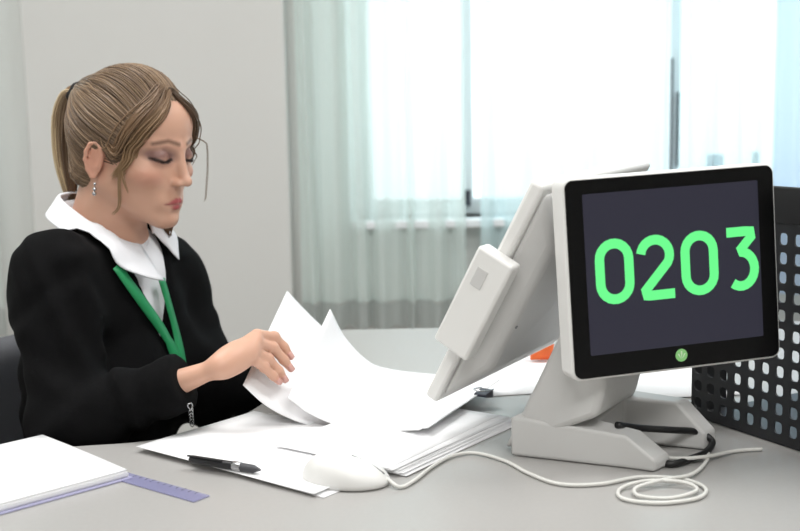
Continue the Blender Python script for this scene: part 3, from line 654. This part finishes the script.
kn_ = np.min([_ln(V - f[1]) for f in fingN], axis=0); paint(np.clip((.009 - kn_) / .006, 0, 1) * .25, (212, 150, 130))
bd = mk('body', V, F, M['skin'], PR, tint=tint)
# nails
for f, r in zip(fingN, fr_r):
    t = nrm(f[3] - f[2]); c = f[3] * .75 + f[2] * .25; up_ = nrm(CAM - c); up_ = nrm(up_ + A(.25, 0, .35)); up_ = nrm(up_ - t * np.dot(up_, t)); sd = np.cross(t, up_)
    def fn(u, v): x = (u - .5) * 2; y = v - .25; return c + sd * x * r * .5 + t * y * r * 1.25 + up_ * (r * .80 - .16 * r * x * x * 1.6 - .10 * r * max(0, y) * 2)
    Vn, Fn, _ = grid(fn, 5, 6); mk('fingernail', Vn, Fn, bpy.data.materials.get('nail') or mat('nail', (214, 166, 156), .25), bd, solid=.0006)
# lashes
for s in (-1, 1):
    b = MB(); arc = project(lambda p: head(p), crom([A(s * 1.6, 7.75, -.05), A(s * 2.8, 8.05, -.36), A(s * 4.3, 6.95, .1)], 9), .02)
    for i, p in enumerate(arc[1:]):
        o_ = nrm(A(s * (abs(p[0]) - 2.3) * .25, 1, -.5)); b.tube([h2w(p), h2w(p + o_ * .2 - A(0, 0, .03)), h2w(p + o_ * .5 - A(0, 0, .02))], [.0005, .00035, .0001], 4)
    b.build('eyelashes', M['lash'], PR)

# ------------------------------------------------------------------ clothes
def hash_folds(p):
    f = .0016 * np.sin(p @ A(38, 21, 52) + 2.2 * np.sin(p @ A(17, -23, 11))) + .0012 * np.sin(p @ A(-61, 44, 70) + 1.5 * np.sin(p @ A(31, 12, -40)))
    return f
def arm_rings(p, a, b, amp, freq):
    d = b - a; L = np.linalg.norm(d); t = ((p - a) @ d) / (L * L); return amp * np.sin(freq * t + 2.0 * np.sin(p @ A(40, 30, 20))) * np.clip(np.minimum(t, 1 - t) * 4 + .3, 0, 1)
cuN = elN + (wrN - elN) * .70; cuF = elF + (wrF - elF) * .86
def cardi(p):
    d = torso(p, .006)
    g = smin(cap(p, shN, elN, .059, .054), cap(p, elN, cuN, .053, .034), .03) ; g = g + arm_rings(p, elN, cuN, .0035, 17) + arm_rings(p, shN, elN, .002, 14)
    g2 = smin(cap(p, shF, elF, .056, .052), cap(p, elF, cuF, .050, .032), .03)
    d = smin(smin(d, g, .035), g2, .035) + hash_folds(p)
    for c, w in ((cuN, wrN - elN), (cuF, wrF - elF)):
        n_ = nrm(w); near = (_ln(p - c) < .10); x = (p - c) @ n_
        rib = np.maximum(_ln(p - c - x[:, None] * n_) - .0365, abs(x) - .011) - .003
        d = np.where(near, smax(smin(d, rib, .004), x - .013, .004), d)
    q = t2(p)                                                    # V opening at the front, opening wider at the neck
    v = np.maximum(abs(q[:, 0]) - np.clip((q[:, 2] + .085) * .36, -1, .055), .0 - q[:, 1]); v = np.maximum(v, -(q[:, 2] + .09))
    d = smax(d, -(v), .006)
    nk = cap(p, NB - Z * .005 + SF * .005, NB + Z * .12 + SF * .06, .060, .064); d = smax(d, -nk, .008)
    d = smax(d, -(p @ Z - (SO[2] - .53)) , .01)
    return d
V, F = polygonise(cardi, lo, hi, .004, slack=1.7); V = relax(V, F, 3, .4); cg = mk('cardigan', V, F, M['cardigan'], PR)
def shirt(p):
    d = torso(p, -.004); q = t2(p); d = np.maximum(d, -(q[:, 2] + .30)); return d
V, F = polygonise(shirt, t2w(0, 0, -.1) - .26, t2w(0, 0, -.1) + .26, .005, slack=1.7); mk('shirt', relax(V, F, 2, .4), F, M['shirt'], PR)
def trous(p): d = smin(legs(p), np.maximum(torso(p, .003), (t2(p)[:, 2] + .46)), .03); return np.maximum(d, .12 - p[:, 2])
V, F = polygonise(trous, lo, hi, .010, n=6, slack=2); mk('trousers', V, F, M['trouser'], PR)
for a in an:
    def sho(p): return np.maximum(smin(cap(p, a, a + SF * .15 - Z * .045, .044, .036), cap(p, a - Z * .04, a + SF * .17 - Z * .05, .04, .034), .02), .003 - p[:, 2])
    V, F = polygonise(sho, a - A(.12, .2, .09), a + A(.26, .16, .06), .008, n=6, slack=2); mk('shoe', V, F, M['black'], PR)
# collar: stand and two pointed leaves round the neck
def outside(P, off): 
    P = np.array(P); fn = lambda x: np.minimum(cardi(x), neck(x)); 
    for _ in range(8):
        d = fn(P); m = d < off
        if not m.any(): break
        g = grad(fn, P); g /= np.linalg.norm(g, axis=1)[:, None] + 1e-9; P[m] -= (g * (d - off)[:, None])[m]
    return P
NC = NB + Z * .008 + SF * .004
def collar_pt(th, v):     # th 0 = back, +-pi front ; v 0 top inner edge, 1 outer edge
    k = (1 - math.cos(th)) / 2; dirv = -SF * math.cos(th) + SL * math.sin(th) * 1.0
    r_in = .060 + .008 * k; top = .061 - .074 * k ** 1.9; w = .010 + .014 * min(1, abs(th) / 1.3) + .018 * max(0, (abs(th) - 1.5) / 1.3) ** 1.5
    drop = .022 + .004 * min(1, abs(th)) + .026 * max(0, (abs(th) - 1.3) / 1.6) ** 1.2
    roll = math.sin(min(v * 4, 1) * math.pi / 2) * .006
    return NC + dirv * (r_in + roll + w * max(0, v - .08)) + Z * (top - drop * max(0, v - .08) ** .9 + .003 * math.sin(min(v * 5, 1) * math.pi))
for s in (-1, 1):
    V, F, U = grid(lambda u, v: collar_pt(s * u * 2.78 - .24 * u, v), 36, 12); V = outside(V, .0075); V = relax(V, np.array(F), 1, .3); mk('collar', V, F, M['shirt'], PR, solid=.002)
V, F, U = grid(lambda u, v: NC + (-SF * math.cos((u - .5) * 5.8) + SL * math.sin((u - .5) * 5.8)) * (.058 + .006 * (1 - math.cos((u - .5) * 5.8)) / 2) + Z * (-.02 + (.072 - .07 * ((1 - math.cos((u - .5) * 5.8)) / 2) ** 1.9) * v), 48, 5); mk('collar_stand', V, F, M['shirt'], PR, solid=.002)

# ------------------------------------------------------------------ lanyard lying on the chest
clo = lambda p: np.minimum(cardi(p), shirt(p))
def strap(px, w, nm='lanyard'):
    P = [march(lambda x: torso(x, .011), *q) for q in resamp(crom([A(*q) for q in px], 6), 22)]; P = np.array([q for q in P if q is not None])
    P = relax_line(P); g = grad(lambda x: torso(x, .011), P); g /= np.linalg.norm(g, axis=1)[:, None]; P = P + g * .001; T_ = np.gradient(P, axis=0); T_ /= np.linalg.norm(T_, axis=1)[:, None]
    S_ = np.cross(T_, g); S_ /= np.linalg.norm(S_, axis=1)[:, None]; wd = np.asarray(w)[None] if np.ndim(w) else w; V = np.r_[P + S_ * w / 2, P - S_ * w / 2]; n = len(P)
    mk(nm, V, [(i, i + 1, n + i + 1, n + i) for i in range(n - 1)], M['green'], PR, solid=.0012); return P
def relax_line(P):
    for _ in range(6): P[1:-1] = P[1:-1] * .4 + (P[:-2] + P[2:]) * .3
    return P
sa = strap([(116, 266), (131, 287), (150, 313), (167, 338), (180, 366)], .0165)
sb = strap([(161, 279), (168, 303), (174, 325), (179, 346), (182, 366)], .0145)
e0 = (sa[-1] + sb[-1]) / 2; e1 = march(clo, 190, 406); e2 = march(clo, 192, 424)
if e1 is None: e1 = e0 - Z * .05
if e2 is None: e2 = e1 - Z * .03
off = nrm(CAM - e0) * .006
b = MB(); b.tube(crom([e0 + off, e0 * .8 + e1 * .2 + off, e0 * .6 + e1 * .4], 6), .0045, 8); b.build('lanyard_end', M['green'], PR)
for k in range(7):
    c = e1 + off + (e2 - e1) * k / 6 + off * .4; MB().tube([c + A(.0032 * math.cos(t), .002 * math.sin(2 * t), .0040 * math.sin(t)) for t in np.linspace(0, 2 * math.pi, 11)], .0009, 5).build('chain_link', M['metal'], PR)

# ------------------------------------------------------------------ hair
TIE = A(0, -10.6, 7.4)
def hairsd(h, bump=True):
    q = h.copy(); q[:, 0] = abs(q[:, 0])
    d = ell(h, (0, -1.5, 3.1), (7.7, 9.7, 8.7)); d = smin(d, ell(h, (0, -.6, 8.6), (4.6, 5.2, 3.4)), 2.0); d = smin(d, ell(h, (0, -5.2, -3.6), (5.9, 4.4, 4.4)), 2.0)
    d = smin(d, ell(h, (0, -8.6, 6.6), (2.6, 2.6, 2.6)), 2.5)
    fc = ell(h, (0, 10.2, -2.2), (8.6, 8.9, 9.4)); d = smax(d, -fc, 1.0)
    d = smax(d, -sph(q, (7.9, -.6, -2.2), 2.7), .6)
    d = smax(d, -(q @ nrm(A(0, .35, 1)) + 7.4), .8)
    if bump:
        v = h - TIE; ang = np.arctan2(v[:, 0], v[:, 2] + .3 * v[:, 1] + 9); d = d + .16 * np.sin(ang * 42 + .5 * h[:, 1]) * np.clip(_ln(v) / 6, 0, 1)
    return d
V, F = polygonise(hairsd, A(-10, -13, -11), A(10, 11, 14), .28, slack=1.8); V = relax(V, F, 1, .3)
HC = [(108, 88, 70), (118, 97, 77), (130, 108, 86), (98, 79, 63), (142, 119, 95)]
base_t = np.tile(L3((108, 86, 66)), (len(V), 1))
HR_ = mk('hair', h2w(V), F, M['hair'], PR, tint=base_t)
hs = lambda p: hairsd(p, False)
class Strands:
    def __init__(s): s.b = MB(); s.t = []
    def add(s, P, r, c0, c1=None, k=4):
        P = np.asarray(P); n = len(P); rr_ = r * np.clip(np.minimum(np.linspace(.5, 6, n), np.linspace(4, .25, n)), 0, 1); s.b.tube([h2w(x) for x in P], rr_, k)
        c1 = c0 if c1 is None else c1; w = np.repeat(np.linspace(0, 1, n), k)[:, None]; s.t.append(L3(c0) * (1 - w) + L3(c1) * w)
    def build(s, nm, par): return s.b.build(nm, M['hair'], par, tint=np.concatenate(s.t))
st = Strands(); cnt = 0
cand = V[rng.permutation(len(V))]
P_ = []
for p in cand:
    if hs(p[None])[0] < -.6: continue
    fcd = ell(p[None], (0, 10.2, -2.2), (8.6, 8.9, 9.4))[0]
    hl = fcd < .9 or p[2] < -5.2 or abs(sph(A(abs(p[0]), p[1], p[2])[None], (7.9, -.6, -2.2), 2.7)[0]) < .5
    if not hl and rng.random() > .45: continue
    if np.linalg.norm(p - TIE) < 3: continue
    P_.append(p); cnt += 1
    if cnt >= 2200: break
ctr = A(0, -1.5, 3); n = 14
allp = []
for p in P_:
    a = p - ctr; b_ = TIE - ctr; na, nb_ = np.linalg.norm(a), np.linalg.norm(b_); w = math.acos(np.clip(a @ b_ / na / nb_, -1, 1)); t = np.linspace(0, 1, n)[:, None]
    path = (np.sin((1 - t) * w) * a / na + np.sin(t * w) * b_ / nb_) / math.sin(w) * 10 + ctr
    wob = rng.normal(0, .45, 3); path = path + np.sin(t * math.pi) * wob + A(0, 0, .5) * np.sin(t * math.pi) * rng.uniform(0, .6) * (p[2] > -2); allp.append(path)
AP = np.concatenate(allp); AP = project(hs, AP, .06, 5).reshape(len(P_), n, 3)
for i, path in enumerate(AP):
    path = path + nrm(path.mean(0) - ctr) * rng.uniform(-.04, .30) * np.sin(np.linspace(0, 1, n) * math.pi)[:, None]
    path[-1] = TIE + rng.normal(0, .35, 3); st.add(path, rng.uniform(.0005, .0011), HC[rng.integers(5)])
# face-framing locks
def lock(pts, m, spread, r, c0, c1, hug=0):
    C_ = crom(pts, 8); k_ = int(len(C_) * hug)
    if k_: C_[:k_] = project(lambda p: np.minimum(head(p), hs(p)), C_[:k_], .22, 5); C_ = C_.copy(); C_[1:-1] = C_[1:-1] * .5 + (C_[:-2] + C_[2:]) * .25
    for _ in range(m):
        o = rng.normal(0, spread, 3); e = rng.normal(0, spread, 3); t = np.linspace(0, 1, len(C_))[:, None]
        st.add(C_ + o * (1 - t) * .6 + e * np.sin(t * math.pi) + o * t * .7, r * rng.uniform(.7, 1.2), c0, c1)
lt, dk_ = (176, 144, 106), (118, 92, 68)
# near (right, l<0) side: swept from the parting across the temple to the ear
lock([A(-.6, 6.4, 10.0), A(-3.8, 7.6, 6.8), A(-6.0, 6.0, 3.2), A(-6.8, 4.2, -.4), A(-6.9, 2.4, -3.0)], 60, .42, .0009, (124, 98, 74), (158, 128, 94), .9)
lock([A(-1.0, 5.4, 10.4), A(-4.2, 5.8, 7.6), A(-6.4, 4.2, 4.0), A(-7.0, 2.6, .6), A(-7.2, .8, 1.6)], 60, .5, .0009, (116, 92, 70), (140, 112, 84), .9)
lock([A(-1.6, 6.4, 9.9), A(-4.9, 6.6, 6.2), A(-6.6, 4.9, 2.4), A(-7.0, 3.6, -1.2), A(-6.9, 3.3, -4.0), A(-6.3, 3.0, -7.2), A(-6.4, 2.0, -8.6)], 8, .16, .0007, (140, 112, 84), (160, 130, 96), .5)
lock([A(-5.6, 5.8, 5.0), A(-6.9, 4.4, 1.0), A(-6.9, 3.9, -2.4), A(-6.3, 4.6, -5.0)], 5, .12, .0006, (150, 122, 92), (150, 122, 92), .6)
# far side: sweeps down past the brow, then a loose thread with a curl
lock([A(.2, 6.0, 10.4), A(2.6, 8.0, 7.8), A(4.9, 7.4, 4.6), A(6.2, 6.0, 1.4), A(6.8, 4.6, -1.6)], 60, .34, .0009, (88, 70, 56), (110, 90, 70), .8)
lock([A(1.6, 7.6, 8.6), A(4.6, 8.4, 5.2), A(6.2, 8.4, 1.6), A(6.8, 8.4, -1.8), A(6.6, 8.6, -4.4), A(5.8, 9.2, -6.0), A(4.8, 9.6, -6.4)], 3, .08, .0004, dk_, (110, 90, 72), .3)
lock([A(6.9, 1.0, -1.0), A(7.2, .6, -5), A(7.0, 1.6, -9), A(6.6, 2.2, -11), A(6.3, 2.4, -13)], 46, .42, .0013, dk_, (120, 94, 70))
lock([A(-4.6, -4.6, -7.2), A(-4.6, -5.0, -9.0), A(-5.2, -4.6, -10.8)], 8, .3, .0007, dk_, lt)
st.build('hair_strands', HR_)
# ponytail
pt = Strands(); core = crom([TIE, A(0, -13.0, 6.8), A(0, -14.2, 3.2), A(0, -13.9, -2), A(0, -12.6, -6.5), A(0, -11.6, -10.2)], 8); N = len(core)
rad = np.interp(np.linspace(0, 1, N), [0, .12, .4, .75, 1], [.8, 1.25, 1.6, 1.4, .6])
pt.b.tube([h2w(c) for c in core], rad * .8 * HS, 12); pt.t.append(np.tile(L3((120, 94, 68)), (N * 12, 1)))
for i in range(420):
    a = rng.uniform(0, 2 * math.pi); q = math.sqrt(rng.uniform(.25, 1)); tw = rng.normal(0, .35); e = rng.uniform(.8, 1.04); t = np.linspace(0, e, 16)
    C_ = np.stack([np.interp(t, np.linspace(0, 1, N), core[:, k]) for k in range(3)], 1) + np.maximum(t - 1, 0)[:, None] * A(0, 2, -12); R_ = np.interp(t, np.linspace(0, 1, N), rad) * q
    an_ = a + tw * t; P = C_ + np.stack([np.cos(an_) * R_ * 1.15, np.sin(an_) * R_, np.zeros(16)], 1) + rng.normal(0, .05, 3)
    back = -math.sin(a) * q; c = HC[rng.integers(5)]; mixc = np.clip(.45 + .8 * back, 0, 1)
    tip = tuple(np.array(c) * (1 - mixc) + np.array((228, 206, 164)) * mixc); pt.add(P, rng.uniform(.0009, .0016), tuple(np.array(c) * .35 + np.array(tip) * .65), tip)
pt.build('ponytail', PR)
b = MB(); 
for k in range(3): b.tube([h2w(TIE + A(0, -.5 - .35 * k, .1 - .15 * k) + A(1.45 * math.cos(t), .7 * math.sin(t), 1.35 * math.sin(t)) * (1 + .12 * math.sin(5 * t + k))) for t in np.linspace(0, 2 * math.pi, 25)], .0042, 7)
b.build('hair_tie', M['tie'], PR)
# earring
eb = A(-7.5, -.5, -4.5); b = MB()
b.tube([h2w(eb + A(-.1, 0, .1)), h2w(eb + A(-.25, .1, -.5)), h2w(eb + A(-.2, .1, -1.3))], .0007, 6)
for dz_, r in ((0, .22), (-.75, .3), (-1.4, .34)):
    c = eb + A(-.2, .1, dz_); b.tube([h2w(c + A(0, 0, r * x)) for x in (-1, -.7, 0, .7, 1)], np.array([.05, .72, 1, .72, .05]) * r * HS, 10)
b.build('earring', M['metal'], PR)

# ------------------------------------------------------------------ office chair
ch = empty('office_chair', tuple(d3(HIP)), 'charcoal upholstered office chair behind the seated woman', 'chair')
BK = HIP - SF * .205
def bk_(p):
    q = (p - BK) @ TR; q = q.copy(); q[:, 1] += 1.1 * q[:, 0] ** 2 * -1 + .16 * -(q[:, 2]) * .6
    e = np.abs(q - A(0, 0, .16)) - A(.20, .012, .20); return _ln(np.maximum(e, 0)) + np.minimum(e.max(1), 0) - .03
V, F = polygonise(bk_, BK - A(.4, .4, .12), BK + A(.4, .4, .48), .012, n=6, slack=2.2); mk('backrest', V, F, M['chair'], ch)
SC_ = HIP + SF * .09; SZ = HIP[2] - .165
def st_(p):
    q = (p - A(SC_[0], SC_[1], SZ)) @ TR; e = np.abs(q) - A(.20, .20, .012); return _ln(np.maximum(e, 0)) + np.minimum(e.max(1), 0) - .03
V, F = polygonise(st_, A(SC_[0] - .35, SC_[1] - .35, SZ - .06), A(SC_[0] + .35, SC_[1] + .35, SZ + .06), .012, n=6, slack=2.2); mk('seat', V, F, M['chair'], ch)
MB().tube(crom([A(*SC_[:2], SZ - .04) - SF * .1, A(*(HIP - SF * .20)[:2], SZ - .03), BK - SF * .05 + Z * .05], 6), .016, 8).build('back_bracket', M['black'], ch)
MB().tube([A(*SC_[:2], SZ - .03), A(*SC_[:2], .12)], .028, 14).build('gas_post', M['black'], ch)
for k in range(5):
    d_ = A(math.cos(k * 1.2566 + .3), math.sin(k * 1.2566 + .3), 0); e = A(SC_[0], SC_[1], 0) + d_ * .28
    l_ = MB().tube([A(*SC_[:2], .12), e + Z * .075], [.022, .014], 8).build('base_leg', M['black'], ch)
    MB().tube([e + np.cross(d_, Z) * x + Z * .027 for x in (-.02, .02)], .026, 14).build('caster', M['black'], l_)


# ------------------------------------------------------------------ light
def area(name, loc, tgt, sx, sy, e, col=(1, 1, 1)):
    l = bpy.data.lights.new(name, 'AREA'); l.shape = 'RECTANGLE'; l.size = sx; l.size_y = sy; l.energy = e; l.color = col
    o = bpy.data.objects.new(name, l); COL.objects.link(o); o.location = loc; o.rotation_euler = (Vector(tgt) - Vector(loc)).to_track_quat('-Z', 'Y').to_euler(); return o
area('ceiling_lamp', (-.9, 1.5, 2.74), (-.9, 1.5, 0), 1.2, .7, 27, (1, .995, .985))
area('ceiling_lamp', (1.1, 1.5, 2.74), (1.1, 1.5, 0), 1.2, .7, 23, (1, .995, .985))
area('ceiling_lamp', (.1, -.7, 2.74), (.1, -.7, 0), 1.6, .8, 38, (1, .995, .985))
w = bpy.data.worlds.new('sky'); SC.world = w; w.use_nodes = True; bg = w.node_tree.nodes['Background']
bg.inputs['Color'].default_value = (.90, .97, 1, 1); bg.inputs['Strength'].default_value = 2.1
SC.view_settings.view_transform = 'Standard'; SC.view_settings.look = 'None'; SC.view_settings.gamma = 1; SC.view_settings.exposure = .38
